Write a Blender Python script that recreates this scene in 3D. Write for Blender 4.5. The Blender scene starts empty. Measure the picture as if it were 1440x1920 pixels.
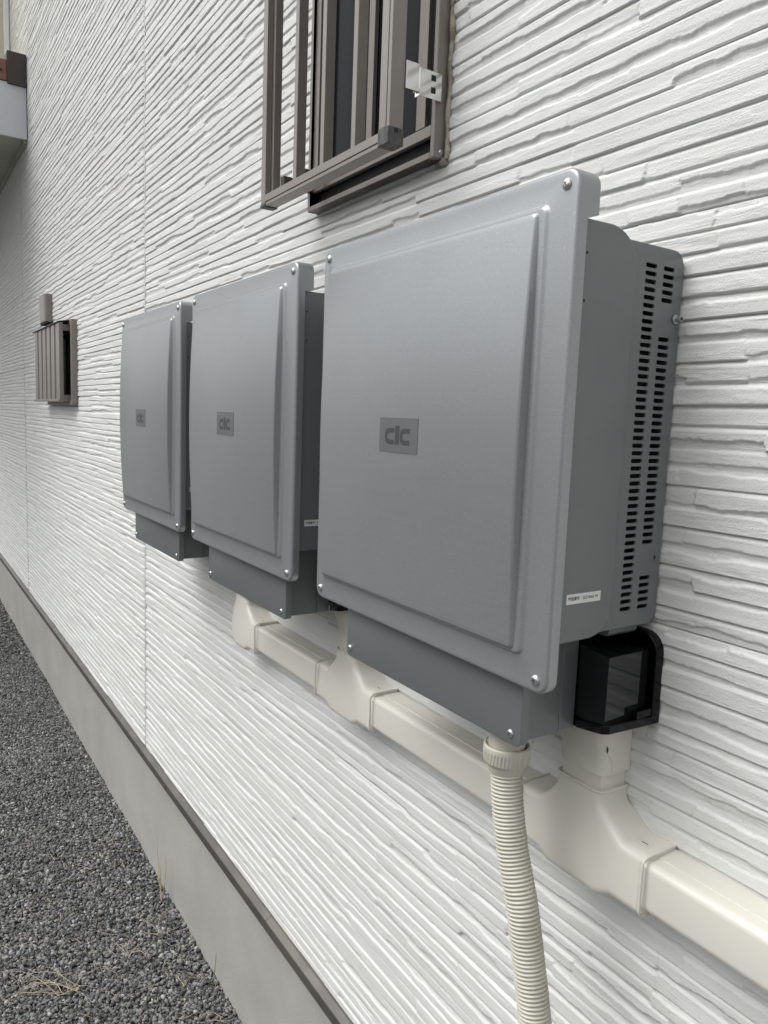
import bpy, bmesh, math, random
import numpy as np
from mathutils import Vector, Matrix

# ------------------------------------------------------------------ units
# everything is laid out in "cabinet units": 1 u = S metres, x along the wall,
# y into the wall, z up with 0 at the lower screws of the nearest cabinet
S = 0.469
GZ = 2.98
scene = bpy.context.scene
C = scene.collection

# ------------------------------------------------------------------ camera
cam_u = np.array([2.1652, -1.1807, 0.5613])
YAW, PITCH, ROLL, FPX = 0.9874, -0.1223, 0.0373, 1413.95
f = Vector((-math.sin(YAW) * math.cos(PITCH), math.cos(YAW) * math.cos(PITCH), math.sin(PITCH)))
r0 = f.cross(Vector((0, 0, 1))).normalized()
u0 = r0.cross(f)
r = math.cos(ROLL) * r0 + math.sin(ROLL) * u0
u = -math.sin(ROLL) * r0 + math.cos(ROLL) * u0
cd = bpy.data.cameras.new('camera')
cam = bpy.data.objects.new('camera', cd)
C.objects.link(cam)
M = Matrix((r, u, -f)).transposed().to_4x4()
M.translation = Vector((cam_u[0] * S, cam_u[1] * S, (cam_u[2] + GZ) * S))
cam.matrix_world = M
cd.sensor_fit = 'VERTICAL'
cd.sensor_height = 24
cd.lens = FPX / 1920 * 24
cd.clip_start = 0.02
cd.clip_end = 500
scene.camera = cam

# ------------------------------------------------------------------ light
SUN_EL, SUN_AZ = math.radians(54), math.radians(205)     # azimuth measured from +y clockwise
sd = Vector((math.sin(SUN_AZ) * math.cos(SUN_EL), math.cos(SUN_AZ) * math.cos(SUN_EL), math.sin(SUN_EL)))
w = bpy.data.worlds.new('World')
scene.world = w
w.use_nodes = True
nt = w.node_tree
bg = nt.nodes['Background']
sky = nt.nodes.new('ShaderNodeTexSky')
sky.sky_type = 'NISHITA'
sky.sun_disc = False
sky.sun_elevation = SUN_EL
sky.sun_rotation = SUN_AZ
sky.air_density = 1.0
sky.dust_density = 4.0
sky.ozone_density = 1.0
hs = nt.nodes.new('ShaderNodeHueSaturation')
hs.inputs['Saturation'].default_value = 0.07
nt.links.new(sky.outputs[0], hs.inputs['Color'])
nt.links.new(hs.outputs[0], bg.inputs[0])
bg.inputs[1].default_value = 0.15
ld = bpy.data.lights.new('sun', 'SUN')
ld.energy = 0.7
ld.angle = math.radians(35)
ld.color = (1.0, 0.98, 0.95)
lo = bpy.data.objects.new('sun', ld)
lo.rotation_euler = sd.to_track_quat('Z', 'Y').to_euler()
C.objects.link(lo)
scene.view_settings.view_transform = 'Standard'
scene.view_settings.look = 'None'
scene.view_settings.gamma = 1
scene.view_settings.exposure = 0.46


# ------------------------------------------------------------------ materials
def mat(name, col, rough=0.5, metal=0.0, spec=0.5, noise=0.0, nscale=30.0, bump=0.0, bscale=400.0,
        bdist=0.0005, coat=0.0, stretch=None, col2=None, fac=(0.4, 0.6)):
    m = bpy.data.materials.new(name)
    m.use_nodes = True
    t = m.node_tree
    b = t.nodes['Principled BSDF']
    b.inputs['Base Color'].default_value = (*col, 1)
    b.inputs['Roughness'].default_value = rough
    b.inputs['Metallic'].default_value = metal
    b.inputs['Specular IOR Level'].default_value = spec
    b.inputs['Coat Weight'].default_value = coat
    b.inputs['Coat Roughness'].default_value = 0.08
    tc = t.nodes.new('ShaderNodeTexCoord')
    mp = t.nodes.new('ShaderNodeMapping')
    t.links.new(tc.outputs['Object'], mp.inputs[0])
    if stretch:
        mp.inputs['Scale'].default_value = stretch
    if col2 is not None:
        n = t.nodes.new('ShaderNodeTexNoise')
        n.inputs['Scale'].default_value = nscale
        n.inputs['Detail'].default_value = 6
        n.inputs['Roughness'].default_value = 0.6
        t.links.new(mp.outputs[0], n.inputs['Vector'])
        rmp = t.nodes.new('ShaderNodeMapRange')
        rmp.inputs[1].default_value, rmp.inputs[2].default_value = fac
        t.links.new(n.outputs['Fac'], rmp.inputs[0])
        mx = t.nodes.new('ShaderNodeMix')
        mx.data_type = 'RGBA'
        mx.inputs[6].default_value = (*col, 1)
        mx.inputs[7].default_value = (*col2, 1)
        t.links.new(rmp.outputs[0], mx.inputs[0])
        t.links.new(mx.outputs[2], b.inputs['Base Color'])
        if noise:
            rr = t.nodes.new('ShaderNodeMapRange')
            rr.inputs[3].default_value = rough
            rr.inputs[4].default_value = rough + noise
            t.links.new(n.outputs['Fac'], rr.inputs[0])
            t.links.new(rr.outputs[0], b.inputs['Roughness'])
    if bump:
        n2 = t.nodes.new('ShaderNodeTexNoise')
        n2.inputs['Scale'].default_value = bscale
        n2.inputs['Detail'].default_value = 3
        t.links.new(tc.outputs['Object'], n2.inputs['Vector'])
        bp = t.nodes.new('ShaderNodeBump')
        bp.inputs['Strength'].default_value = bump
        bp.inputs['Distance'].default_value = bdist
        t.links.new(n2.outputs['Fac'], bp.inputs['Height'])
        t.links.new(bp.outputs[0], b.inputs['Normal'])
    return m


def speck(m, col, scale, th):
    """tiny dirt specks / metallic flakes mixed into the base colour"""
    t = m.node_tree
    b = t.nodes['Principled BSDF']
    tc = t.nodes.new('ShaderNodeTexCoord')
    v = t.nodes.new('ShaderNodeTexNoise')
    v.inputs['Scale'].default_value = scale
    v.inputs['Detail'].default_value = 1
    t.links.new(tc.outputs['Object'], v.inputs['Vector'])
    mr = t.nodes.new('ShaderNodeMapRange')
    mr.inputs[1].default_value = th
    mr.inputs[2].default_value = th + 0.03
    t.links.new(v.outputs['Fac'], mr.inputs[0])
    mx = t.nodes.new('ShaderNodeMix')
    mx.data_type = 'RGBA'
    src = b.inputs['Base Color'].links[0].from_socket if b.inputs['Base Color'].links else None
    if src:
        t.links.new(src, mx.inputs[6])
    else:
        mx.inputs[6].default_value = b.inputs['Base Color'].default_value
    mx.inputs[7].default_value = (*col, 1)
    t.links.new(mr.outputs[0], mx.inputs[0])
    t.links.new(mx.outputs[2], b.inputs['Base Color'])


M_siding = mat('white_siding', (0.715, 0.722, 0.705), 0.60, 0, 0.3, bump=0.7, bscale=520, bdist=0.0009,
               col2=(0.65, 0.652, 0.63), nscale=5.0, stretch=(1, 1, 5), fac=(0.42, 0.75))
speck(M_siding, (0.42, 0.40, 0.37), 520, 0.735)
# cleft-stone striation of the cladding, masked so some areas stay smooth
t_ = M_siding.node_tree
tc_ = t_.nodes.new('ShaderNodeTexCoord')
mp_ = t_.nodes.new('ShaderNodeMapping')
mp_.inputs['Scale'].default_value = (26, 1, 260)
mp_.inputs['Rotation'].default_value = (0, math.radians(1.5), 0)
n1_ = t_.nodes.new('ShaderNodeTexNoise')
n1_.inputs['Scale'].default_value = 1.0
n1_.inputs['Detail'].default_value = 5
n1_.inputs['Roughness'].default_value = 0.55
n1_.inputs['Distortion'].default_value = 1.2
t_.links.new(tc_.outputs['Object'], mp_.inputs[0]); t_.links.new(mp_.outputs[0], n1_.inputs['Vector'])
mp2_ = t_.nodes.new('ShaderNodeMapping'); mp2_.inputs['Scale'].default_value = (5, 1, 40)
n3_ = t_.nodes.new('ShaderNodeTexNoise'); n3_.inputs['Scale'].default_value = 1.0
t_.links.new(tc_.outputs['Object'], mp2_.inputs[0]); t_.links.new(mp2_.outputs[0], n3_.inputs['Vector'])
mr_ = t_.nodes.new('ShaderNodeMapRange'); mr_.inputs[1].default_value = 0.45; mr_.inputs[2].default_value = 0.60
t_.links.new(n3_.outputs['Fac'], mr_.inputs[0])
mu_ = t_.nodes.new('ShaderNodeMath'); mu_.operation = 'MULTIPLY'
t_.links.new(n1_.outputs['Fac'], mu_.inputs[0]); t_.links.new(mr_.outputs[0], mu_.inputs[1])
bp_ = t_.nodes.new('ShaderNodeBump'); bp_.inputs['Strength'].default_value = 0.9; bp_.inputs['Distance'].default_value = 0.0012
t_.links.new(mu_.outputs[0], bp_.inputs['Height'])
old_ = [n for n in t_.nodes if n.type == 'BUMP' and n != bp_][0]
t_.links.new(bp_.outputs[0], old_.inputs['Normal'])
M_cover = mat('grey_metallic_paint', (0.325, 0.34, 0.348), 0.32, 0.5, 0.5, bump=0.25, bscale=1300, bdist=0.0002,
              col2=(0.305, 0.32, 0.326), nscale=9, noise=0.06, fac=(0.3, 0.7))
speck(M_cover, (0.44, 0.45, 0.47), 1800, 0.60)
speck(M_cover, (0.52, 0.53, 0.53), 420, 0.765)
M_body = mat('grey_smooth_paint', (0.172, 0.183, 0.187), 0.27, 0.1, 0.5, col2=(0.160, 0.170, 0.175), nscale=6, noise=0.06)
M_plate = mat('logo_plate', (0.165, 0.17, 0.175), 0.42, 0.3)
M_ink = mat('dark_grey_ink', (0.055, 0.06, 0.062), 0.45)
M_label = mat('label_paper', (0.72, 0.73, 0.72), 0.5)
M_text = mat('label_print', (0.03, 0.03, 0.03), 0.6)
M_screw = mat('screw_steel', (0.62, 0.62, 0.62), 0.30, 0.9, bump=0.3, bscale=2500, bdist=0.0002)
M_dark = mat('dark_inside', (0.012, 0.012, 0.012), 0.7)
M_black = mat('black_gloss_plastic', (0.003, 0.003, 0.0035), 0.07, 0, 0.3)
M_smoky = mat('smoky_gloss_plastic', (0.010, 0.011, 0.012), 0.05, 0, 0.55)
M_pvc = mat('cream_pvc', (0.71, 0.695, 0.625), 0.30, 0, 0.5, col2=(0.67, 0.655, 0.585), nscale=4, noise=0.1, fac=(0.35, 0.75))
M_hose = mat('beige_hose', (0.58, 0.562, 0.485), 0.42, 0, 0.5, col2=(0.50, 0.482, 0.41), nscale=14)
M_bronze = mat('bronze_aluminium', (0.265, 0.243, 0.222), 0.42, 0.3, 0.5, col2=(0.24, 0.22, 0.20), nscale=6)
M_cap = mat('dark_plastic_cap', (0.055, 0.055, 0.055), 0.6, bump=0.5, bscale=700, bdist=0.0004, col2=(0.09, 0.09, 0.09), nscale=90)
M_steel = mat('polished_steel', (0.72, 0.71, 0.69), 0.14, 1.0)
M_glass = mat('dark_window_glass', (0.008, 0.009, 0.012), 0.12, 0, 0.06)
M_sealant = mat('brown_sealant', (0.47, 0.43, 0.35), 0.75, col2=(0.22, 0.19, 0.15), nscale=60, bump=0.8, bscale=200, bdist=0.002)
M_joint = mat('joint_sealant', (0.52, 0.52, 0.50), 0.8)
M_found = mat('foundation_mortar', (0.43, 0.425, 0.395), 0.8, 0, 0.3, bump=0.5, bscale=260, bdist=0.0012,
              col2=(0.37, 0.365, 0.34), nscale=3.4, fac=(0.38, 0.68))
speck(M_found, (0.14, 0.14, 0.13), 330, 0.68)
M_flash = mat('flashing_metal', (0.15, 0.14, 0.125), 0.45, 0.3, col2=(0.11, 0.105, 0.098), nscale=8)
M_copper = mat('copper_brown_metal', (0.25, 0.12, 0.085), 0.55, 0.2, col2=(0.19, 0.095, 0.07), nscale=8)
M_brown = mat('dark_brown_metal', (0.04, 0.032, 0.032), 0.5, col2=(0.05, 0.04, 0.038), nscale=5)
M_fascia = mat('white_fascia', (0.62, 0.63, 0.68), 0.5, col2=(0.58, 0.59, 0.63), nscale=3)
M_soffit = mat('soffit_board', (0.42, 0.42, 0.36), 0.7, col2=(0.36, 0.36, 0.31), nscale=4)
M_cream = mat('cream_render', (0.62, 0.60, 0.50), 0.8, bump=0.4, bscale=200, bdist=0.002, col2=(0.55, 0.53, 0.45), nscale=4)
M_white = mat('white_trim', (0.8, 0.8, 0.8), 0.5)
M_straw = mat('dry_straw', (0.50, 0.40, 0.23), 0.6, col2=(0.62, 0.55, 0.40), nscale=40)
M_green = mat('green_blade', (0.10, 0.15, 0.045), 0.5, col2=(0.17, 0.18, 0.07), nscale=40)


def gravel_material(name, per_island):
    m = bpy.data.materials.new(name)
    m.use_nodes = True
    t = m.node_tree
    b = t.nodes['Principled BSDF']
    b.inputs['Roughness'].default_value = 0.75
    b.inputs['Specular IOR Level'].default_value = 0.35
    rp = t.nodes.new('ShaderNodeValToRGB')
    e = rp.color_ramp.elements
    e[0].position = 0.0
    e[0].color = (0.045, 0.05, 0.053, 1)
    e[1].position = 1.0
    e[1].color = (0.40, 0.395, 0.38, 1)
    for p, c in ((0.35, (0.110, 0.112, 0.110, 1)), (0.7, (0.19, 0.193, 0.19, 1)), (0.9, (0.25, 0.247, 0.235, 1))):
        q = e.new(p)
        q.color = c
    tc = t.nodes.new('ShaderNodeTexCoord')
    if per_island:
        g = t.nodes.new('ShaderNodeNewGeometry')
        t.links.new(g.outputs['Random Per Island'], rp.inputs[0])
        n = t.nodes.new('ShaderNodeTexNoise')
        n.inputs['Scale'].default_value = 300
        t.links.new(tc.outputs['Object'], n.inputs['Vector'])
        mx = t.nodes.new('ShaderNodeMix')
        mx.data_type = 'RGBA'
        mx.blend_type = 'OVERLAY'
        mx.inputs[0].default_value = 0.6
        t.links.new(rp.outputs[0], mx.inputs[6])
        t.links.new(n.outputs['Color'], mx.inputs[7])
        hsn = t.nodes.new('ShaderNodeHueSaturation')
        hsn.inputs['Saturation'].default_value = 0.35
        t.links.new(mx.outputs[2], hsn.inputs['Color'])
        t.links.new(hsn.outputs[0], b.inputs['Base Color'])
    else:
        v = t.nodes.new('ShaderNodeTexVoronoi')
        v.inputs['Scale'].default_value = 110
        t.links.new(tc.outputs['Object'], v.inputs['Vector'])
        sp = t.nodes.new('ShaderNodeSeparateColor')
        t.links.new(v.outputs['Color'], sp.inputs[0])
        t.links.new(sp.outputs[0], rp.inputs[0])
        t.links.new(rp.outputs[0], b.inputs['Base Color'])
        bp = t.nodes.new('ShaderNodeBump')
        bp.invert = True
        bp.inputs['Strength'].default_value = 1
        bp.inputs['Distance'].default_value = 0.008
        t.links.new(v.outputs['Distance'], bp.inputs['Height'])
        t.links.new(bp.outputs[0], b.inputs['Normal'])
    return m


M_stone = gravel_material('grey_crushed_stone', True)
M_ground = gravel_material('gravel_bed', False)


# ------------------------------------------------------------------ builders
def tag(o, label=None, cat=None, group=None, kind=None):
    if label: o['label'] = label
    if cat: o['category'] = cat
    if group: o['group'] = group
    if kind: o['kind'] = kind
    return o


def W(p):
    return Vector((p[0] * S, p[1] * S, (p[2] + GZ) * S))


def empty(name, p):
    o = bpy.data.objects.new(name, None)
    o.location = W(p)
    o.empty_display_size = 0.05
    C.objects.link(o)
    return o


def world_loc(o):
    v = Vector(o.location)
    while o.parent:
        o = o.parent
        v += o.location
    return v


class MB:
    def __init__(s):
        s.v, s.f = [], []

    def add(s, vs, fs):
        k = len(s.v)
        s.v += [tuple(p) for p in vs]
        s.f += [[i + k for i in q] for q in fs]
        return s

    def box(s, x0, x1, y0, y1, z0, z1):
        v = [(x, y, z) for x in (x0, x1) for y in (y0, y1) for z in (z0, z1)]
        return s.add(v, [(0, 1, 3, 2), (4, 6, 7, 5), (0, 4, 5, 1), (2, 3, 7, 6), (0, 2, 6, 4), (1, 5, 7, 3)])

    def rings(s, rings, cap0=False, cap1=False, close=True):
        n = len(rings[0])
        k = len(s.v)
        for g in rings: s.v += [tuple(p) for p in g]
        for a in range(len(rings) - 1):
            for i in range(n if close else n - 1):
                j = (i + 1) % n
                s.f.append([k + a * n + i, k + a * n + j, k + (a + 1) * n + j, k + (a + 1) * n + i])
        if cap0: s.f.append([k + i for i in range(n)][::-1])
        if cap1: s.f.append([k + (len(rings) - 1) * n + i for i in range(n)])
        return s

    def prism_x(s, prof, x0, x1):      # prof: list of (y, z)
        return s.rings([[(x0, y, z) for y, z in prof], [(x1, y, z) for y, z in prof]], True, True)

    def prism_y(s, prof, y0, y1):      # prof: list of (x, z)
        return s.rings([[(x, y0, z) for x, z in prof], [(x, y1, z) for x, z in prof]], True, True)

    def prism_z(s, prof, z0, z1):
        return s.rings([[(x, y, z0) for x, y in prof], [(x, y, z1) for x, y in prof]], True, True)

    def tube(s, path, rad, n=16, caps=True, squash=None):
        path = [Vector(p) for p in path]
        rg = []
        ref = None
        for i, p in enumerate(path):
            d = (path[min(i + 1, len(path) - 1)] - path[max(i - 1, 0)]).normalized()
            a = Vector((0, 1, 0)) if abs(d.y) < 0.9 else Vector((1, 0, 0))
            if ref is not None: a = ref
            e1 = (a - d * a.dot(d)).normalized()
            ref = e1
            e2 = d.cross(e1)
            rr = rad[i] if hasattr(rad, '__len__') else rad
            rg.append([tuple(p + e1 * math.cos(t) * rr + e2 * math.sin(t) * rr) for t in [2 * math.pi * k / n for k in range(n)]])
        return s.rings(rg, caps, caps)

    def build(s, name, m, parent=None, smooth=35, bevel=0.0, seg=2):
        me = bpy.data.meshes.new(name)
        off = world_loc(parent) if parent else None
        vs = [W(p) for p in s.v]
        if off is None:
            lo_ = Vector((min(v.x for v in vs), min(v.y for v in vs), min(v.z for v in vs)))
            hi_ = Vector((max(v.x for v in vs), max(v.y for v in vs), max(v.z for v in vs)))
            off = Vector(((lo_.x + hi_.x) / 2, (lo_.y + hi_.y) / 2, lo_.z))
        me.from_pydata([tuple(v - off) for v in vs], [], s.f)
        bm = bmesh.new()
        bm.from_mesh(me)
        bmesh.ops.remove_doubles(bm, verts=bm.verts, dist=1e-6)
        bmesh.ops.recalc_face_normals(bm, faces=bm.faces)
        if smooth:
            for fc in bm.faces: fc.smooth = True
            for e in bm.edges:
                if len(e.link_faces) == 2 and e.calc_face_angle(0) > math.radians(smooth): e.smooth = False
        bm.to_mesh(me)
        bm.free()
        me.materials.append(m)
        o = bpy.data.objects.new(name, me)
        C.objects.link(o)
        if parent: o.parent = parent
        else: o.location = off
        if bevel:
            md = o.modifiers.new('bevel', 'BEVEL')
            md.width = bevel * S
            md.segments = seg
            md.limit_method = 'ANGLE'
            md.angle_limit = math.radians(40)
            md.harden_normals = True
        return o


def copy_tree(o, parent=None):
    c = o.copy()
    C.objects.link(c)
    c.parent = parent
    for ch in [x for x in o.children]: copy_tree(ch, c)
    return c


def arc(cx, cz, rx, rz, a0, a1, n):
    return [(cx + rx * math.cos(math.radians(a0 + (a1 - a0) * i / n)), cz + rz * math.sin(math.radians(a0 + (a1 - a0) * i / n))) for i in range(n + 1)]


def rrect(x0, x1, z0, z1, rd, n=5):
    return (arc(x1 - rd, z0 + rd, rd, rd, -90, 0, n) + arc(x1 - rd, z1 - rd, rd, rd, 0, 90, n)
            + arc(x0 + rd, z1 - rd, rd, rd, 90, 180, n) + arc(x0 + rd, z0 + rd, rd, rd, 180, 270, n))


def text_mesh(body, name, m, parent, size, origin, ax, up, thick=0.0):
    """flat lettering turned into a mesh; origin in u, ax = reading direction, up = up direction"""
    cu = bpy.data.curves.new(name, 'FONT')
    cu.body = body
    cu.size = size
    cu.extrude = 0.00002
    cu.offset = 0.00009
    o = bpy.data.objects.new('tmp', cu)
    C.objects.link(o)
    dg = bpy.context.evaluated_depsgraph_get()
    me = bpy.data.meshes.new_from_object(o.evaluated_get(dg))
    bpy.data.objects.remove(o)
    n = Vector(ax).cross(Vector(up))
    R = Matrix((Vector(ax), Vector(up), n)).transposed().to_4x4()
    me.transform(R)
    me.transform(Matrix.Translation(W(origin) - world_loc(parent)))
    me.materials.clear()
    me.materials.append(m)
    me.name = name
    o = bpy.data.objects.new(name, me)
    C.objects.link(o)
    o.parent = parent
    return o


# ------------------------------------------------------------------ noise helpers
RNG = np.random.default_rng(7)


def vnoise(x, z, sx, sz, seed):
    g = np.random.default_rng(seed).random((256, 256)).astype(np.float32)
    X = x / sx
    Z = z / sz
    xi = np.floor(X).astype(np.int64)
    zi = np.floor(Z).astype(np.int64)
    fx = (X - xi).astype(np.float32)
    fz = (Z - zi).astype(np.float32)
    fx = fx * fx * (3 - 2 * fx)
    fz = fz * fz * (3 - 2 * fz)
    a, b_ = xi & 255, (xi + 1) & 255
    c_, d = zi & 255, (zi + 1) & 255
    return (g[a, c_] * (1 - fx) + g[b_, c_] * fx) * (1 - fz) + (g[a, d] * (1 - fx) + g[b_, d] * fx) * fz


def grid_mesh(name, xs, zs, Y, m, parent, keep=None):
    nx, nz = len(xs), len(zs)
    off = world_loc(parent)
    co = np.empty((nx, nz, 3), np.float32)
    co[:, :, 0] = (xs * S)[:, None] - off.x
    co[:, :, 1] = Y * S - off.y
    co[:, :, 2] = ((zs + GZ) * S)[None, :] - off.z
    idx = np.arange(nx * nz).reshape(nx, nz)
    q = np.stack([idx[:-1, :-1], idx[1:, :-1], idx[1:, 1:], idx[:-1, 1:]], -1)
    if keep is not None: q = q[keep]
    q = q.reshape(-1, 4)
    me = bpy.data.meshes.new(name)
    me.vertices.add(nx * nz)
    me.vertices.foreach_set('co', co.reshape(-1))
    me.loops.add(q.size)
    me.loops.foreach_set('vertex_index', q.reshape(-1).astype(np.int32))
    me.polygons.add(len(q))
    me.polygons.foreach_set('loop_start', np.arange(0, q.size, 4, dtype=np.int32))
    me.polygons.foreach_set('loop_total', np.full(len(q), 4, np.int32))
    me.polygons.foreach_set('use_smooth', np.ones(len(q), bool))
    me.update(calc_edges=True)
    me.materials.append(m)
    o = bpy.data.objects.new(name, me)
    C.objects.link(o)
    o.parent = parent
    return o


# ================================================================== THE HOUSE
YW = 0.387            # back plane of the siding relief
Z0 = -1.985           # bottom edge of the siding
ZT = 7.2
BOARD = 0.97
ROWS = 20
J0 = 0.09             # a horizontal board joint
house = tag(empty('house', (-3.4, YW, -GZ)), 'white house wall clad in split-stone patterned siding over a grey foundation, behind the grey cabinets', 'house')
WIN = (-0.775, 0.066, 1.445, 3.26)          # big window opening
SWIN = (-6.95, -5.72, 0.62, 1.38)          # small window opening


def siding(name, xs, x_lo, x_hi, per_row, zfine_top, seed):
    rg = np.random.default_rng(seed)
    # row boundaries, board by board
    bounds = []
    joints = []
    k0 = math.floor((Z0 - J0) / BOARD) - 1
    z = J0 + k0 * BOARD
    while z < ZT + BOARD:
        hs_ = rg.uniform(0.93, 1.07, ROWS)
        hs_ = hs_ / hs_.sum() * BOARD
        joints.append(z)
        for h in hs_:
            bounds.append(z)
            z += h
        z = joints[-1] + BOARD
    bounds = [b for b in bounds if b > Z0 - 0.06]
    joints = set(round(j, 5) for j in joints)
    zs, rowid, tt, isj = [], [], [], []
    base_t = np.array([0.0, 0.03, 0.06, 0.10, 0.16, 0.22, 0.28, 0.34, 0.41, 0.48, 0.55, 0.62, 0.68, 0.74, 0.80, 0.86, 0.93])
    low_t = np.array([0.0, 0.05, 0.11, 0.24, 0.37, 0.5, 0.63, 0.76, 0.88])
    for i in range(len(bounds) - 1):
        a, b = bounds[i], bounds[i + 1]
        if a > ZT: break
        ts = base_t if (a < zfine_top and per_row > 10) else low_t
        for t in ts:
            zz = a + (b - a) * t
            if zz < Z0: continue
            zs.append(zz); rowid.append(i); tt.append(t); isj.append(round(a, 5) in joints and t == 0)
    zs = np.array(zs); rowid = np.array(rowid); tt = np.array(tt, np.float32); isj = np.array(isj)
    nx, nz = len(xs), len(zs)
    H = np.zeros((nx, nz), np.float32)
    X2 = xs[:, None] + 0 * zs[None, :]
    Z2 = zs[None, :] + 0 * xs[:, None]
    n_long = vnoise(X2, Z2, 0.16, 0.012, seed + 2)
    n_mid = vnoise(X2 + 0.6 * Z2, Z2 + 0.03 * X2, 0.055, 0.0085, seed + 3)
    n_fine = vnoise(X2, Z2, 0.018, 0.005, seed + 4)
    crack = vnoise(X2 + 1.5 * Z2, Z2 + 0.05 * X2, 0.09, 0.014, seed + 5)
    sm = lambda v: v * v * (3 - 2 * v)
    for ri in np.unique(rowid):
        cols = np.where(rowid == ri)[0]
        t = tt[cols][None, :]
        z0r = ri * 3.7
        br = [x_lo - rg.uniform(0, 0.5)]
        while br[-1] < x_hi: br.append(br[-1] + rg.choice([rg.uniform(0.14, 0.35), rg.uniform(0.35, 0.85)]))
        br = np.array(br)
        npc = len(br)
        # slats come in pairs: the upper one broken along its bottom, the lower one broken along its top;
        # a straight deep groove runs between the pairs
        upper = (ri % 2 == 0)
        flip = rg.random(npc) < 0.20
        lev = rg.uniform(0.0105, 0.0142, npc)
        low_p = rg.random(npc) < 0.22
        lev = np.where(low_p, lev * 0.68, lev)
        c0 = rg.choice([0.09, 0.18, 0.28, 0.40], npc, p=[0.32, 0.26, 0.26, 0.16]) * rg.uniform(0.8, 1.15, npc)
        rough = rg.uniform(0.35, 1.0, npc)
        xe = xs[:, None] + (t - 0.5) * rg.uniform(-0.016, 0.016) + 0.006 * (n_mid[:, cols] - 0.5)
        pi = np.clip(np.searchsorted(br, xe) - 1, 0, npc - 1)
        dist = np.minimum(xe - br[pi], np.where(pi + 1 < npc, br[np.minimum(pi + 1, npc - 1)] - xe, 1.0))
        L = lev[pi]
        R = rough[pi]
        xx = xs[:, None] + 0 * t
        zz_ = np.full_like(xx, z0r)
        wav = (vnoise(xx, zz_, 0.13, 1.0, seed + 6) - 0.5) * 0.20 + (vnoise(xx, zz_, 0.045, 1.0, seed + 7) - 0.5) * 0.15 + (vnoise(xx, zz_, 0.012, 1.0, seed + 8) - 0.5) * 0.07
        c = np.clip(c0[pi] + np.where(c0[pi] < 0.13, 0.15, 1.0) * wav, 0.05, 0.62)
        isup = np.where(flip[pi], not upper, upper)
        # distance from the broken edge, from the straight edge
        tb_ = np.where(isup, t, 1 - t)
        ts_ = np.where(isup, 1 - t, t)
        w_s = np.where(isup, 0.20, 0.055)              # straight bevel: wide on top, sharp at the bottom
        straight = np.clip(ts_ / w_s, 0, 1) ** 0.8
        tr = np.where(isup, 0.05, 0.11)
        ledge = np.where(c0[pi] < 0.13, 0.10, 0.46) * np.clip(0.45 + tb_ / np.maximum(c, 0.05) * 0.55, 0, 1)
        broken = ledge + (1 - ledge) * sm(np.clip((tb_ - c + tr * 0.5) / tr, 0, 1))
        prof = np.minimum(straight, broken)
        cleft = (broken < 0.97)
        terr = np.clip((crack[:, cols] - 0.55) * 70, 0, 1) * 0.0016 + np.clip((n_long[:, cols] - 0.60) * 70, 0, 1) * 0.0010
        h = L * prof * (1.0 + 0.08 * (0.5 - t))
        h = h - prof * (np.where(cleft, 1.0, 0.55 * (R > 0.75)) * terr + (0.0006 + 0.0016 * cleft) * R * (n_mid[:, cols] - 0.4) + 0.0008 * R * (n_fine[:, cols] - 0.5))
        endd = np.clip(dist / 0.0045, 0, 1)
        dep = rg.choice([0.0, 0.10, 0.20, 0.34], npc)[pi]
        h = h * (1 - dep + dep * endd) + 0.0003 * (n_fine[:, cols] - 0.5)
        H[:, cols] = h * 0.82
    H = np.maximum(H, 0.0002)
    for k in np.where(isj)[0]: H[:, k] = -0.030
    H[0, :] = -0.006; H[-1, :] = -0.006
    Y = YW - H
    cx = (xs[:-1] + xs[1:]) / 2
    cz = (zs[:-1] + zs[1:]) / 2
    keep = np.ones((nx - 1, nz - 1), bool)
    for (a, b, c_, d) in (WIN, SWIN):
        keep &= ~(((cx > a) & (cx < b))[:, None] & ((cz > c_) & (cz < d))[None, :])
    return grid_mesh('siding_panel', xs, zs, Y, M_siding, house, keep)


def px_lines(x_a, x_b, step):
    # the wall is seen at a slant: keep the lines evenly spread over the view
    K = 3700.0
    # x = xc - K/(p+213)
    f_ = lambda x: K / (3.66 - x) - 213
    pa, pb = f_(x_a), f_(x_b)
    n = int((pb - pa) / step)
    p = np.linspace(pa, pb, n)
    return 3.66 - K / (p + 213)


JX1, JX2, JX3 = -3.39, -9.1, -14.8
GW = 0.004
xsA = np.concatenate([px_lines(JX1 + GW, 1.55, 2.0), np.arange(1.56, 2.3, 0.012)])
siding('siding_panel', xsA, JX1, 2.3, 15, 3.55, 11)
siding('siding_panel', np.arange(2.31, 8.0, 0.03), 2.31, 8.0, 8, 0, 21)
siding('siding_panel', px_lines(JX2 + GW, JX1 - GW, 1.15), JX2, JX1, 15, 4.6, 31)
siding('siding_panel', px_lines(JX3 + GW, JX2 - GW, 0.5), JX3, JX2, 8, 0, 41)
siding('siding_panel', np.arange(JX3 - 3.4, JX3 - GW, 0.08), JX3 - 3.4, JX3, 8, 0, 51)

for x in (JX1, JX2, JX3): MB().box(x - 0.009, x + 0.009, YW - 0.004, YW + 0.02, Z0 + .01, ZT).build('joint_sealant', M_joint, house)
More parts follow.
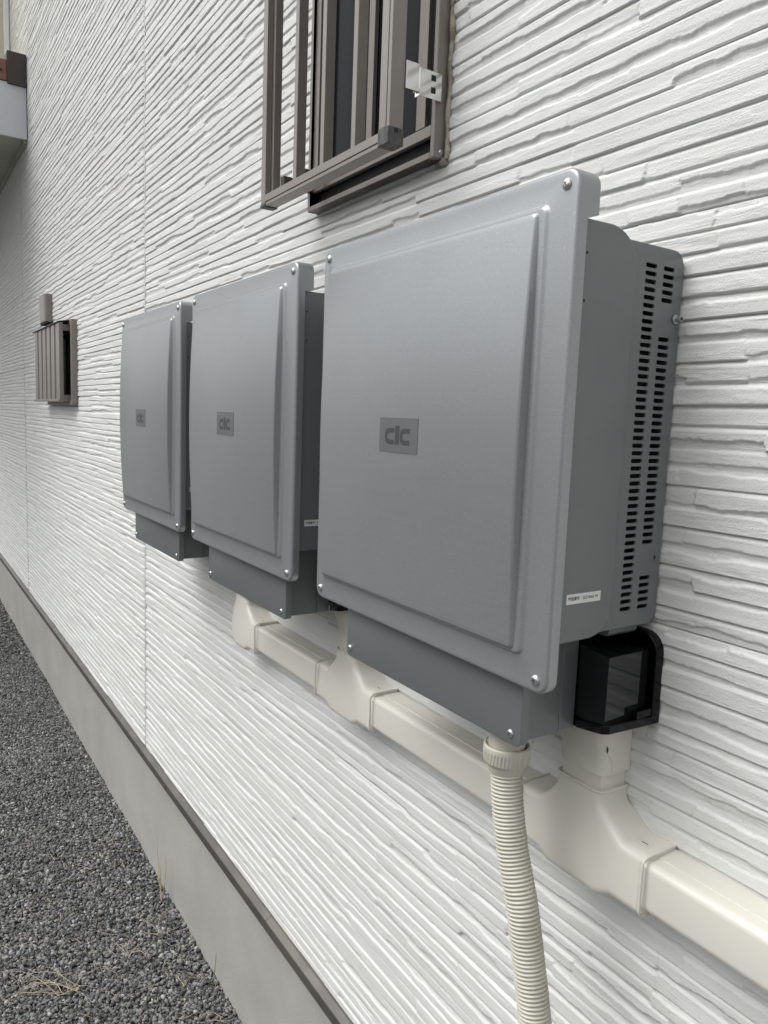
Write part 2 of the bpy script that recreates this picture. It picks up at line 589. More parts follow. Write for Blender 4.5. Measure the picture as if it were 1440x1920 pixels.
# wall body behind the cladding, left open where the windows are
b = MB()
xb = [-18.2, SWIN[0], SWIN[1], WIN[0], WIN[1], 8.0]
for i in range(5):
    if i == 1:
        b.box(xb[1], xb[2], YW + .016, YW + .3, Z0 + .02, SWIN[2]); b.box(xb[1], xb[2], YW + .016, YW + .3, SWIN[3], ZT)
    elif i == 3:
        b.box(xb[3], xb[4], YW + .016, YW + .3, Z0 + .02, WIN[2]); b.box(xb[3], xb[4], YW + .016, YW + .3, WIN[3], ZT)
    else:
        b.box(xb[i], xb[i + 1], YW + .016, YW + .3, Z0 + .02, ZT)
b.build('wall_body', M_joint, house)
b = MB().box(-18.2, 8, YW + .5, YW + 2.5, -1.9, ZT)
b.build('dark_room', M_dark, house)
# far gable end and return walls so the house is a solid
b = MB().box(-18.3, 8.05, YW + 2.6, YW + 14, -GZ + .02, ZT - 0.2)
b.build('rear_wall', M_cream, house)
# foundation
xs = np.concatenate([np.arange(-18.2, -6, 0.25), np.arange(-6, 2, 0.06), np.arange(2, 8.1, 0.5)])
zs = np.linspace(-3.12, -1.98, 24)
X2 = xs[:, None] + 0 * zs[None, :]; Z2 = zs[None, :] + 0 * xs[:, None]
YF = 0.425 + 0.006 * (vnoise(X2, Z2, 0.9, 0.4, 3) - 0.5) + 0.003 * (vnoise(X2, Z2, 0.3, 0.12, 4) - 0.5)
grid_mesh('foundation', xs, zs, YF, M_found, house)
# drip flashing under the siding, in lengths
for a, c_ in ((-18.2, -7.6), (-7.597, -1.093), (-1.09, 8)):
    prof = [(0.41, -1.975), (0.368, -1.978), (0.3405, -1.995), (0.3385, -2.0), (0.3395, -2.004), (0.352, -2.070), (0.425, -2.074), (0.425, -2.055), (0.41, -2.05)]
    MB().prism_x(prof, a, c_).build('drip_flashing', M_flash, house, 20)

# ---- big window (parts of the house)
def ring_frame(b, x0, x1, z0, z1, w_, y0, y1):
    b.box(x0, x0 + w_, y0, y1, z0, z1); b.box(x1 - w_, x1, y0, y1, z0, z1)
    b.box(x0 + w_, x1 - w_, y0, y1, z0, z0 + w_); b.box(x0 + w_, x1 - w_, y0, y1, z1 - w_, z1)

wf = MB()
ring_frame(wf, -0.797, 0.088, 1.412, 3.29, 0.020, 0.331, 0.40)
win = wf.build('window', M_bronze, house, bevel=0.002)
b = MB()
b.box(-0.775, 0.0665, 0.343, 0.360, 1.488, 1.524)      # lower rail of the insect screen
b.box(-0.036, 0.016, 0.3415, 0.360, 1.5245, 3.25)
b.box(-0.775, -0.735, 0.3415, 0.360, 1.5245, 3.25)
b.box(-0.7345, -0.0365, 0.3415, 0.360, 3.2, 3.25)
b.build('screen_frame', M_bronze, win, bevel=0.002)
MB().box(-0.7755, 0.0665, 0.375, 0.380, 1.4325, 1.487).build('recess_shade', M_dark, win)  # near-black strip, shade of the recess under the screen put in as colour
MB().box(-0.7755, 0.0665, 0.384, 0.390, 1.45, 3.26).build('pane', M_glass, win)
MB().box(-0.40, -0.36, 0.366, 0.3838, 1.53, 3.195).build('sash_stile', M_bronze, win, bevel=0.002)
MB().tube([(0.0885, 0.360, 1.43), (0.0925, 0.360, 1.43)], [0.009, 0.006], 12).build('screw', M_screw, win)
# lumpy brown sealant bead round the window frame
rg = np.random.default_rng(5)
def bead(path_fn, n, r0_, seed):
    rg = np.random.default_rng(seed)
    rr = r0_ * (0.75 + 0.35 * np.convolve(rg.random(n + 4), np.ones(3) / 3, 'valid')[:n]) * (1 + 0.18 * np.sin(np.arange(n) * 0.9))
    return [path_fn(i / (n - 1)) for i in range(n)], list(rr)
b = MB()
p, rr = bead(lambda t: (0.099 + 0.004 * math.sin(t * 70), 0.376, 1.410 + t * 1.9), 110, 0.0095, 1)
b.tube(p, rr, 8)
b.build('window_sealant', M_sealant, house, 60)
b = MB()
p, rr = bead(lambda t: (0.100 - t * 0.05, 0.376, 1.404 + 0.002 * math.sin(t * 20)), 8, 0.014, 2)
b.tube(p, rr, 8)
b.build('window_sealant', M_sealant, house, 60)

# ---- small window behind the ribbed cover
wf = MB()
ring_frame(wf, -7.02, -5.67, 0.585, 1.405, 0.05, 0.325, 0.40)
w2 = wf.build('window', M_bronze, house, bevel=0.004)
MB().box(-6.969, -5.721, 0.384, 0.392, 0.6, 1.39).build('pane', M_glass, w2)
b = MB()
ring_frame(b, -6.969, -5.73, 0.637, 1.353, 0.06, 0.35, 0.372)
b.box(-6.37, -6.32, 0.35, 0.372, 0.70, 1.29)
b.build('sash', M_bronze, w2, bevel=0.003)

# ---- white corner trim, cream bay beyond the roof
MB().box(-16, -9.83, -3.0, 0.36, 4.76, 7.2).build('bay_wall', M_cream, house)
MB().box(-9.826, -9.76, 0.385, 0.475, 4.70, 7.2).build('wall_backing', M_cream, house)
MB().box(-9.825, -9.70, 0.315, 0.372, 4.76, 7.2).build('corner_trim', M_white, house, bevel=0.006)

# ---- porch roof
porch = tag(empty('porch_roof', (-11, -1, 3.8)), 'low porch roof with white fascia and brown copper edge sticking out of the far wall', 'porch roof')
b = MB().box(-16, -8.43, -3.2, 0.372, 3.83, 4.44)
b.build('roof_body', M_white, porch)
b = MB()
for k in range(10): b.box(-16, -8.43, 0.37 - 0.36 * (k + 1) + 0.008, 0.37 - 0.36 * k, 3.785, 3.829)
b.build('soffit', M_soffit, porch, bevel=0.004)
MB().box(-16, -8.43, 0.335, 0.372, 3.745, 3.784).build('soffit_moulding', M_soffit, porch, bevel=0.004)
MB().box(-8.43, -8.395, -3.2, 0.372, 3.782, 4.40).build('fascia', M_fascia, porch, bevel=0.005)
MB().box(-8.47, -8.36, 0.165, 0.374, 4.375, 4.745).build('end_flashing', M_brown, porch, bevel=0.006)
b = MB()
b.box(-8.46, -8.385, -3.2, 0.163, 4.415, 4.64)
b.box(-8.47, -8.372, -3.2, 0.163, 4.405, 4.418)
cop = b.build('copper_edge', M_copper, porch, bevel=0.004)
MB().tube([(-8.385, 0.10, 4.51), (-8.375, 0.10, 4.51)], 0.015, 10).build('rivet', M_dark, porch)
MB().box(-16, -8.40, -3.2, 0.372, 4.641, 4.70).build('roof_sheet', M_cream, porch, bevel=0.004)

# ================================================================== GROUND
gs = 130
xs = np.concatenate([np.array([-240, -120, -60, -30]), np.linspace(-16, 6, gs), np.array([30, 60, 120, 240])])
ys = np.concatenate([np.array([-240, -120, -50, -20, -8]), np.linspace(-4, 0.5, 40), np.array([20, 120, 240])])
off = Vector((0, 0, 0))
X2 = xs[:, None] + 0 * ys[None, :]; Y2 = ys[None, :] + 0 * xs[:, None]
def ground_h(x, y):
    return -GZ + 0.030 * (vnoise(x, y, 0.8, 0.6, 61) - 0.5) + 0.018 * (vnoise(x, y, 0.25, 0.25, 62) - 0.5) + 0.02 * np.exp(-np.abs(0.42 - y) / 0.25)
Zg = np.where((np.abs(X2) < 20) & (Y2 > -6) & (Y2 < 1), ground_h(X2, Y2), -GZ) - 0.012
nx, ny = len(xs), len(ys)
co = np.stack([X2 * S, Y2 * S, (Zg + GZ) * S], -1).astype(np.float32)
idx = np.arange(nx * ny).reshape(nx, ny)
q = np.stack([idx[:-1, :-1], idx[1:, :-1], idx[1:, 1:], idx[:-1, 1:]], -1).reshape(-1, 4)
me = bpy.data.meshes.new('ground')
me.from_pydata(co.reshape(-1, 3).tolist(), [], q.tolist())
me.polygons.foreach_set('use_smooth', np.ones(len(q), bool))
me.materials.append(M_ground)
g = bpy.data.objects.new('ground', me)
C.objects.link(g)
tag(g, kind='structure')

# unseen house added across the passage to shape light and reflections on the cabinets
nb = tag(empty('added_house', (-4, -10, -GZ)), 'plain grey house added out of view across the passage, for light and reflections on the cabinets', 'house')
M_nb = mat('added_house_render', (0.26, 0.26, 0.25), 0.85, bump=0.4, bscale=120, bdist=0.003, col2=(0.22, 0.22, 0.21), nscale=2)
MB().box(-26, 14, -26, -13, -GZ - .05, 2.4).build('wall', M_nb, nb)
MB().prism_x([(-12.2, 2.401), (-19.2, 4.6), (-26.6, 2.401)], -27, 15).build('roof', M_brown, nb)
# crushed stone, every stone a small faceted lump
def stones(n, x0, x1, y0, y1, r_lo, r_hi, seed, lift=0.0, bias=1.0):
    rg = np.random.default_rng(seed)
    ph = (1 + 5 ** 0.5) / 2
    ico = np.array([(-1, ph, 0), (1, ph, 0), (-1, -ph, 0), (1, -ph, 0), (0, -1, ph), (0, 1, ph), (0, -1, -ph), (0, 1, -ph),
                    (ph, 0, -1), (ph, 0, 1), (-ph, 0, -1), (-ph, 0, 1)], float)
    ico /= np.linalg.norm(ico[0])
    fc = np.array([(0, 11, 5), (0, 5, 1), (0, 1, 7), (0, 7, 10), (0, 10, 11), (1, 5, 9), (5, 11, 4), (11, 10, 2), (10, 7, 6), (7, 1, 8),
                   (3, 9, 4), (3, 4, 2), (3, 2, 6), (3, 6, 8), (3, 8, 9), (4, 9, 5), (2, 4, 11), (6, 2, 10), (8, 6, 7), (9, 8, 1)])
    x = x0 + (x1 - x0) * rg.random(n) ** bias
    y = rg.uniform(y0, y1, n)
    rad = r_lo + (r_hi - r_lo) * rg.random(n) ** 2.2
    sc = rg.uniform([0.8, 0.6, 0.42], [1.3, 1.0, 0.8], (n, 3)) * rad[:, None]
    v = ico[None] * (1 + rg.uniform(-0.34, 0.34, (n, 12, 1)))
    v = v * sc[:, None, :]
    q_ = rg.normal(size=(n, 4)) * np.array([1, 0.35, 0.35, 1.6]); q_ /= np.linalg.norm(q_, axis=1)[:, None]
    w_, a, b_, c_ = q_.T
    R = np.stack([np.stack([1 - 2 * (b_ * b_ + c_ * c_), 2 * (a * b_ - c_ * w_), 2 * (a * c_ + b_ * w_)], -1),
                  np.stack([2 * (a * b_ + c_ * w_), 1 - 2 * (a * a + c_ * c_), 2 * (b_ * c_ - a * w_)], -1),
                  np.stack([2 * (a * c_ - b_ * w_), 2 * (b_ * c_ + a * w_), 1 - 2 * (a * a + b_ * b_)], -1)], 1)
    v = np.einsum('nij,nkj->nki', R, v)
    z = ground_h(x, y) + rad * rg.uniform(-0.2, 0.45, n) + lift
    v += np.stack([x, y, z], -1)[:, None]
    return v.reshape(-1, 3), (fc[None] + 12 * np.arange(n)[:, None, None]).reshape(-1, 3)

V, F, k = [], [], 0
for args in ((46000, -5.2, -1.0, -1.5, 0.42, 0.0065, 0.0190, 1, 0, 1.0),
             (24000, -9.0, -5.2, -0.9, 0.42, 0.010, 0.020, 2, 0, 1.0),
             (14000, -16.0, -9.0, -0.9, 0.42, 0.012, 0.024, 3, 0, 1.0),
             (9000, -9.0, 3.0, -3.0, -0.9, 0.014, 0.026, 4, 0, 1.0),
             (7000, -1.0, 3.0, -1.5, 0.42, 0.012, 0.022, 6, 0, 1.0),
             (500, -5.2, -1.4, -1.0, 0.40, 0.015, 0.023, 5, 0.004, 1.0)):
    v, fa = stones(*args)
    V.append(v); F.append(fa + k); k += len(v)
V = np.concatenate(V); F = np.concatenate(F)
V = np.stack([V[:, 0] * S, V[:, 1] * S, (V[:, 2] + GZ) * S], -1).astype(np.float32)
me = bpy.data.meshes.new('gravel')
me.vertices.add(len(V)); me.vertices.foreach_set('co', V.reshape(-1))
me.loops.add(F.size); me.loops.foreach_set('vertex_index', F.reshape(-1).astype(np.int32))
me.polygons.add(len(F)); me.polygons.foreach_set('loop_start', np.arange(0, F.size, 3, dtype=np.int32))
me.polygons.foreach_set('loop_total', np.full(len(F), 3, np.int32))
me.update(calc_edges=True)
me.materials.append(M_stone)
g = bpy.data.objects.new('gravel', me)
C.objects.link(g)
tag(g, 'dark grey crushed stone gravel spread along the foundation', 'gravel', kind='stuff')


# ================================================================== GREY CABINETS
cab = empty('inverter_cabinet', (0.5, 0.2, -0.19))
# ---- front cover: pressed sheet with a bowed raised panel
def half_pts(x1, z0, z1, rd, zl):
    """right half of a rounded rectangle, bottom to top: arc, side points, arc"""
    n = 7
    a = arc(x1 - rd, z0 + rd, rd, rd, -90, 0, n)
    s_ = []
    za, zb = z0 + rd, z1 - rd
    for t in zl: s_.append((x1, za + (zb - za) * t))
    c_ = arc(x1 - rd, z1 - rd, rd, rd, 0, 90, n)
    return a + s_ + c_
ZL = sorted(set([i / 41 for i in range(1, 41)] + [0.9338, 0.9385, 0.943, 0.9480]))
def ring(x0, x1, z0, z1, rd, yf):
    R_ = half_pts(x1, z0, z1, rd, ZL)
    L_ = [(x0 + x1 - x, z) for x, z in R_]
    pts = R_ + L_[::-1]
    return [(x, yf(x, z), z) for x, z in pts]
FX0, FX1, FZ0, FZ1, FR = -0.021, 1.045, -0.031, 1.085, 0.036
def yb(x, z):
    if z > 0.990: return 0.062
    if z > 0.9855: return 0.047
    return 0.030
def bow(z, e=0.0105, m=0.0280):
    zc, hz = 0.530, 0.478
    return e + (m - e) * (1 - min(1, abs((z - zc) / hz)) ** 2)
rg_ = []
fl = lambda v: (lambda x, z: v)
rg_.append(ring(FX0 + .006, FX1 - .006, FZ0 + .006, FZ1 - .006, FR - .006, fl(0.008)))
rg_.append(ring(FX0 + .006, FX1 - .006, FZ0 + .006, FZ1 - .006, FR - .006, lambda x, z: yb(x, z)))
rg_.append(ring(FX0, FX1, FZ0, FZ1, FR, yb))
rg_.append(ring(FX0, FX1, FZ0, FZ1, FR, fl(0.0085)))
for i, a in enumerate((0.15, 0.35, 0.55, 0.78, 1.0)):
    th = a * math.pi / 2
    rr = 0.0085
    ins = rr * (1 - math.cos(th)); yy = rr * (1 - math.sin(th))
    rg_.append(ring(FX0 + ins, FX1 - ins, FZ0 + ins, FZ1 - ins, FR - ins * .8, fl(yy)))
rg_.append(ring(FX0 + .02, FX1 - .02, FZ0 + .02, FZ1 - .02, FR - .012, fl(0.0)))
BX0, BX1, BZ0, BZ1 = 0.024, 0.972, 0.0425, 1.0245
for d, y, rd in ((0.0, 0.0, .022), (.004, -.0006, .02), (.008, -.0025, .018), (.0115, -.0048, .016), (.0145, -.0062, .014), (.018, -.0066, .012)):
    rg_.append(ring(BX0 + d * .3, BX1 - d, BZ0 + d * .3, BZ1 - d * .5, rd, fl(y)))
PX0, PX1, PZ0, PZ1 = 0.035, 0.938, 0.053, 1.0085
rg_.append(ring(PX0 - .0012, PX1 + .0045, PZ0 - .0012, PZ1 + .0022, .0125, lambda x, z: -.0068 - 0.02 * (bow(z) - .0105)))
rg_.append(ring(PX0 - .001, PX1 + .0012, PZ0 - .001, PZ1 + .001, .0118, lambda x, z: -bow(z) + .0022 - .0012))
rg_.append(ring(PX0 + .0003, PX1 - .0003, PZ0 + .0003, PZ1 - .0003, .0113, lambda x, z: -bow(z) - .0003))
rg_.append(ring(PX0 + .0022, PX1 - .0022, PZ0 + .0022, PZ1 - .0022, .0105, lambda x, z: -bow(z) - .0020))
rg_.append(ring(PX0 + .0060, PX1 - .0060, PZ0 + .0060, PZ1 - .0060, .009, lambda x, z: -bow(z) - .0030))
b = MB()
b.rings(rg_)
n = len(rg_[0]); k = (len(rg_) - 1) * n
h = n // 2
for i in range(h - 1): b.f.append([k + i, k + i + 1, k + n - 2 - i, k + n - 1 - i])
cover = b.build('front_cover', M_cover, cab, 33)

# ---- logo plate and letters on the bowed panel
def on_panel(x, z, lift): return (x, -bow(z) - .0030 - lift, z)
lx0, lx1, lz0, lz1 = 0.3880, 0.5690, 0.4730, 0.5665
b = MB()
nz = 8
vs = []
for i in range(nz + 1):
    z = lz0 + (lz1 - lz0) * i / nz
    for x in (lx0, lx1): vs += [on_panel(x, z, 0.0012)]
fs = [(2 * i, 2 * i + 1, 2 * i + 3, 2 * i + 2) for i in range(nz)]
b.add(vs, fs)
for x in (lx0, lx1):
    vv = []
    for i in range(nz + 1):
        z = lz0 + (lz1 - lz0) * i / nz
        vv += [on_panel(x, z, 0.0012), on_panel(x, z, -0.001)]
    b.add(vv, [(2 * i, 2 * i + 1, 2 * i + 3, 2 * i + 2) for i in range(nz)])
b.add([on_panel(lx0, lz1, .0012), on_panel(lx1, lz1, .0012), on_panel(lx1, lz1, -.001), on_panel(lx0, lz1, -.001)], [(0, 1, 2, 3)])
b.add([on_panel(lx0, lz0, .0012), on_panel(lx1, lz0, .0012), on_panel(lx1, lz0, -.001), on_panel(lx0, lz0, -.001)], [(0, 1, 2, 3)])
plate = b.build('logo_plate', M_plate, cover, 20)
def letter_c(b, x, z, w_, h_, t_, ht):
    out = []
    inn = []
    n_ = 14
    rx = w_ * 0.62; rxi = (w_ - t_) * 0.55
    for i in range(n_ + 1):
        a = math.radians(90 + 180 * i / n_)
        ex = 0.72
        ca, sa = math.cos(a), math.sin(a)
        sx = -abs(ca) ** ex; sz = math.copysign(abs(sa) ** ex, sa)
        out.append((x + rx + rx * sx, z + h_ / 2 + h_ / 2 * sz))
        inn.append((x + t_ + rxi + rxi * sx, z + h_ / 2 + (h_ / 2 - ht) * sz))
    out = [(x + w_, z + h_)] + out + [(x + w_, z)]
    inn = [(x + w_, z + h_ - ht)] + inn + [(x + w_, z + ht)]
    vs = [on_panel(px, pz, 0.0017) for px, pz in out + inn]
    m_ = len(out)
    b.add(vs, [(i, i + 1, m_ + i + 1, m_ + i) for i in range(m_ - 1)])
b = MB()
sx_ = (lx1 - lx0) / 740.0     # from the logo close-up, pixels to units
lh = (lz1 - lz0) / 650.0
letter_c(b, lx0 + 112 * sx_, lz0 + 150 * lh, 182 * sx_, 305 * lh, 48 * sx_, 88 * lh)
letter_c(b, lx0 + 408 * sx_, lz0 + 150 * lh, 186 * sx_, 305 * lh, 50 * sx_, 88 * lh)
b.add([on_panel(lx0 + 315 * sx_, lz0 + 152 * lh, .0017), on_panel(lx0 + 392 * sx_, lz0 + 152 * lh, .0017),
       on_panel(lx0 + 396 * sx_, lz0 + 505 * lh, .0017), on_panel(lx0 + 319 * sx_, lz0 + 505 * lh, .0017)], [(0, 1, 2, 3)])
b.build('logo_lettering', M_ink, plate, 0)

# ---- pan-head screws with a cross recess
def screw(b, x, y, z, rd, ang):
    n_ = 24
    prof = [(1.0, 0.0), (1.0, 0.10), (0.96, 0.24), (0.85, 0.38), (0.68, 0.48), (0.5, 0.545), (0.36, 0.575)]
    rgs = [[(x + rd * q * math.cos(t), y - rd * p, z + rd * q * math.sin(t)) for t in [2 * math.pi * i / n_ for i in range(n_)]] for q, p in prof]
    b.rings(rgs)
    # cross: plus outline sunk into the dome
    def plus(rr, w_, yy):
        pts = []
        for kq in range(4):
            a = ang + kq * math.pi / 2
            for (u_, v_) in ((rr, -w_), (rr, w_), (w_, w_)):
                pts.append((x + rd * (u_ * math.cos(a) - v_ * math.sin(a)), y - rd * yy, z + rd * (u_ * math.sin(a) + v_ * math.cos(a))))
        return pts
    top = rgs[-1]
    P = plus(0.42, 0.10, 0.575)
    k_ = len(b.v)
    cap = [(x + rd * 0.36 * math.cos(t), y - rd * 0.577, z + rd * 0.36 * math.sin(t)) for t in [2 * math.pi * i / n_ for i in range(n_)]]
    b.add(cap, [list(range(n_))])
def screw_part(x, y, z, rd, ang, parent):
    b = MB(); screw(b, x, y, z, rd, ang)
    o = b.build('screw', M_screw, parent, 60)
    c_ = MB()
    for kq in range(2):
        a = ang + kq * math.pi / 2
        ca, sa = math.cos(a), math.sin(a)
        pts = []
        for (u_, v_) in ((-.44, -.085), (.44, -.085), (.44, .085), (-.44, .085)):
            pts.append((x + rd * (u_ * ca - v_ * sa), z + rd * (u_ * sa + v_ * ca)))
        c_.prism_y(pts, y - rd * (0.592 + 0.002 * kq), y - rd * 0.50)
    c_.build('cross_recess', M_dark, o, 0)
for (x, z, a) in ((0.0125, 0.001, 0.5), (1.010, 0.0, 0.25), (1.011, 1.052, 0.7), (0.0125, 1.053, 0.3)):
    screw_part(x, 0.0, z, 0.0122, a, cab)

# ---- housing
p1 = [(0.012, 0.988), (0.118, 0.989)] + arc(0.115, 0.910, 0.090, 0.079, 90, 0, 9)[1:] + arc(0.125, 0.140, 0.079, 0.056, 0, -90, 8) + [(0.012, 0.082)]
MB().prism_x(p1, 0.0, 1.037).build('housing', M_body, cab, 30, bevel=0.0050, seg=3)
# rear housing as a shell whose side has the ventilation slots
RZ0, RZ1, RY1 = 0.0925, 0.969, 0.374
b = MB()
prof = [(0.160, RZ1)] + arc(RY1 - .034, RZ1 - .034, .034, .034, 90, 0, 6) + arc(RY1 - .034, RZ0 + .034, .034, .034, 0, -90, 6) + [(0.160, RZ0)]
XS = 1.0315
XL = 0.003
rs = []
for d, x in ((0, XL), (0, XS - .0035), (.0012, XS - .0010), (.0035, XS)):
    g_ = []
    for (y, z) in prof:
        cy, cz = 0.285, 0.53
        yy = y - d if y > cy + .05 else y
        zz = z - d if z > cz else z + d
        if y <= 0.2: yy = y
        g_.append((x, yy, zz))
    rs.append(g_)
b.rings(rs, True, False, close=False)
# side face: strips around the slot columns
ya, ybk = 0.160, RY1 - .0035
pit = (0.9235 - 0.139) / 45
zrow = [0.9235 - pit * i for i in range(46)]
colA = (0.2355, 0.2805); colB = (0.2975, 0.3425)
ztop = zrow[0] + pit / 2; zbot = zrow[-1] - pit / 2
HX = XS
def quad(y0, y1, z0, z1): b.add([(HX, y0, z0), (HX, y1, z0), (HX, y1, z1), (HX, y0, z1)], [(0, 1, 2, 3)])
quad(ya, colA[0], zbot, ztop); quad(colA[1], colB[0], zbot, ztop)
yh0, yh1 = 0.344, 0.360
quad(colB[1], yh0, zbot, ztop)
zh = 0.256
# strip with the hole
quad(yh0, yh1, zh + .009, ztop); quad(yh0, yh1, zbot, zh - .009)
quad(yh1, ybk, zbot, ztop)
# top and bottom caps following the rounded corners
topc = [(HX, ya, ztop), (HX, ybk, ztop)] + [p for p in rs[-1][:8]][::-1]
topc = [(HX, ya, ztop), (HX, ybk, ztop)] + [p for p in rs[-1] if p[2] > ztop][::-1]
b.add(topc, [list(range(len(topc)))])
botc = [p for p in rs[-1] if p[2] < zbot][::-1] + [(HX, ybk, zbot), (HX, ya, zbot)]
b.add(botc, [list(range(len(botc)))])
def slot_cell(y0, y1, z0, z1, sy0, sy1, hz, rr=None):
    """cell with a rounded slot hole, rim folded inwards"""
    zc = (z0 + z1) / 2; yc = (sy0 + sy1) / 2
    rr = min(hz * .85, (sy1 - sy0) / 2) if rr is None else rr
    st = rrect(sy0, sy1, zc - hz, zc + hz, rr, 3)
    out = []
    for (y, z) in st:
        dy, dz = y - yc, z - zc
        ky = ((y1 - yc) if dy > 0 else (y0 - yc)) / dy if abs(dy) > 1e-9 else 1e9
        kz = ((z1 - zc) if dz > 0 else (z0 - zc)) / dz if abs(dz) > 1e-9 else 1e9
        out.append((y, z))
    # map the four corner arcs onto the cell corners
    n_ = len(st); m_ = n_ // 4
    o2 = []
    cs = [(y1, z0), (y1, z1), (y0, z1), (y0, z0)]
    for i, (y, z) in enumerate(st):
        q4 = i // m_; t = (i % m_) / (m_ - 1)
        cy, cz = cs[q4]
        # first half of the arc lies on one side, second on the next
        if q4 == 0: pt = (y + (y1 - y) * min(1, t * 2), z0) if t < .5 else (y1, z0 + (z - z0) * (t * 2 - 1))
        if q4 == 1: pt = (y1, z + (z1 - z) * min(1, t * 2)) if t < .5 else (y1 + (y - y1) * (t * 2 - 1), z1)
        if q4 == 2: pt = (y + (y0 - y) * min(1, t * 2), z1) if t < .5 else (y0, z1 + (z - z1) * (t * 2 - 1))
        if q4 == 3: pt = (y0, z + (z0 - z) * min(1, t * 2)) if t < .5 else (y0 + (y - y0) * (t * 2 - 1), z0)
        o2.append(pt)
    # exact corners: add as separate fan triangles
    k_ = len(b.v)
    b.v += [(HX, y, z) for y, z in o2] + [(HX, y, z) for y, z in st] + [(HX - .005, y, z) for y, z in st]
    for i in range(n_):
        j = (i + 1) % n_
        b.f.append([k_ + i, k_ + j, k_ + n_ + j, k_ + n_ + i])
        b.f.append([k_ + n_ + i, k_ + n_ + j, k_ + 2 * n_ + j, k_ + 2 * n_ + i])
    for c4, (cy, cz) in enumerate(cs):
        i = c4 * m_ + 1
        b.add([(HX, *o2[i]), (HX, cy, cz), (HX, *o2[i + 1])], [(0, 1, 2)])
for i, z in enumerate(zrow):
    slot_cell(colA[0], colA[1], z - pit / 2, z + pit / 2, 0.2385, 0.2775, pit * .29)
    if i < 5 or 9 <= i <= 36 or i >= 41:
        slot_cell(colB[0], colB[1], z - pit / 2, z + pit / 2, 0.3005, 0.3395, pit * .29)
    else:
        quad(colB[0], colB[1], z - pit / 2, z + pit / 2)
slot_cell(yh0, yh1, zh - .009, zh + .009, 0.3480, 0.3560, 0.0055, 0.0038)
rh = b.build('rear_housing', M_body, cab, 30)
for p in rh.data.polygons:
    if abs(p.normal.x) > 0.97: p.use_smooth = False
b = MB().box(0.10, 0.985, 0.21, 0.365, 0.11, 0.95)
b.build('slot_shade_box', M_dark, cab)  # near-black box behind the slots, stands in for the shade inside
b = MB()
b.box(0.986, 0.990, 0.232, 0.255, 0.12, 0.94)
for i in range(7):
    z = 0.20 + 0.11 * i
    b.box(0.989, 1.012, 0.236, 0.249, z, z + 0.06)
b.build('inner_bracket', M_body, cab)
# standoff bolt; dark dots standing in for the shade in small holes
b = MB().tube([(1.0335, 0.352, 0.815), (1.037, 0.352, 0.815), (1.0375, 0.352, 0.815), (1.051, 0.352, 0.815), (1.051, 0.352, 0.815)], [0.0105, 0.0105, 0.0075, 0.0075, 0.0078], 14)
bolt = b.build('earth_bolt', M_screw, cab, 40)
MB().tube([(1.0505, 0.352, 0.815), (1.0515, 0.352, 0.815)], 0.0042, 10).build('bolt_socket', M_dark, bolt)
for z in (0.919, 0.822): MB().tube([(1.0365, 0.043, z), (1.0377, 0.043, z)], 0.0032, 8).build('hole_shade_dot', M_dark, cab)
# serial label
lab = MB().box(1.0368, 1.0378, 0.0515, 0.1610, 0.1712, 0.1938).build('serial_label', M_label, cab)
text_mesh('製造番号', 'label_text', M_text, lab, 0.0043, (1.0379, 0.0562, 0.1800), (0, 1, 0), (0, 0, 1))
text_mesh('25Z19265 V9', 'label_text', M_text, lab, 0.0042, (1.0379, 0.1020, 0.1798), (0, 1, 0), (0, 0, 1))

# ---- wiring box below
b = MB()
rp = []
PXa, PXb, PZa, PZb = 0.140, 0.9435, -0.1945, 0.06
for y, d in ((0.056, 0.004), (0.056, 0.0), (0.0345, 0.0), (0.0315, 0.0012), (0.0300, 0.004)):
    rp.append([(x, y, z) for x, z in rrect(PXa + d, PXb - d, PZa + d, PZb - d, 0.016 - d * .5, 5)])
b.rings(rp, False, True)
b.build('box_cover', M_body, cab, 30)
for (x, z, a) in ((0.164, -0.1665, 0.9), (0.911, -0.167, 0.6)):
    screw_part(x, 0.030, z, 0.0105, a, cab)
b = MB().box(0.152, 0.9345, 0.0555, 0.166, -0.1840, 0.0815)
b.build('wiring_box', M_body, cab, bevel=0.004)
b = MB().box(0.156, 0.9325, 0.167, 0.222, -0.1825, 0.0815)
b.build('box_rear', M_body, cab, bevel=0.003)
# grey lip plate under the rear housing
b = MB().prism_y([(0.90, 0.0915), (1.008, 0.0915), (1.0080, 0.074), (1.000, 0.0665), (0.90, 0.0665)], 0.235, 0.338)
b.build('lip_plate', M_body, cab, bevel=0.002)

# ---- black cable entry cover
blk = MB()
# back tray with a raised rim, rounded at the top
def tray_ring(d, y):
    pts = ([(0.79 + d, -0.150)] + [(1.063 - d, -0.150)] + [(1.0615 - d, 0.022)] + arc(1.0135, 0.024, 0.047 - d, 0.047 - d, 0, 90, 7)[1:] + [(0.79 + d, 0.071 - d)])
    return [(x, y, z) for x, z in pts]
blk.rings([tray_ring(0, 0.379), tray_ring(0, 0.352), tray_ring(0.001, 0.350), tray_ring(0.006, 0.350), tray_ring(0.007, 0.352), tray_ring(0.009, 0.3695)], True, True)
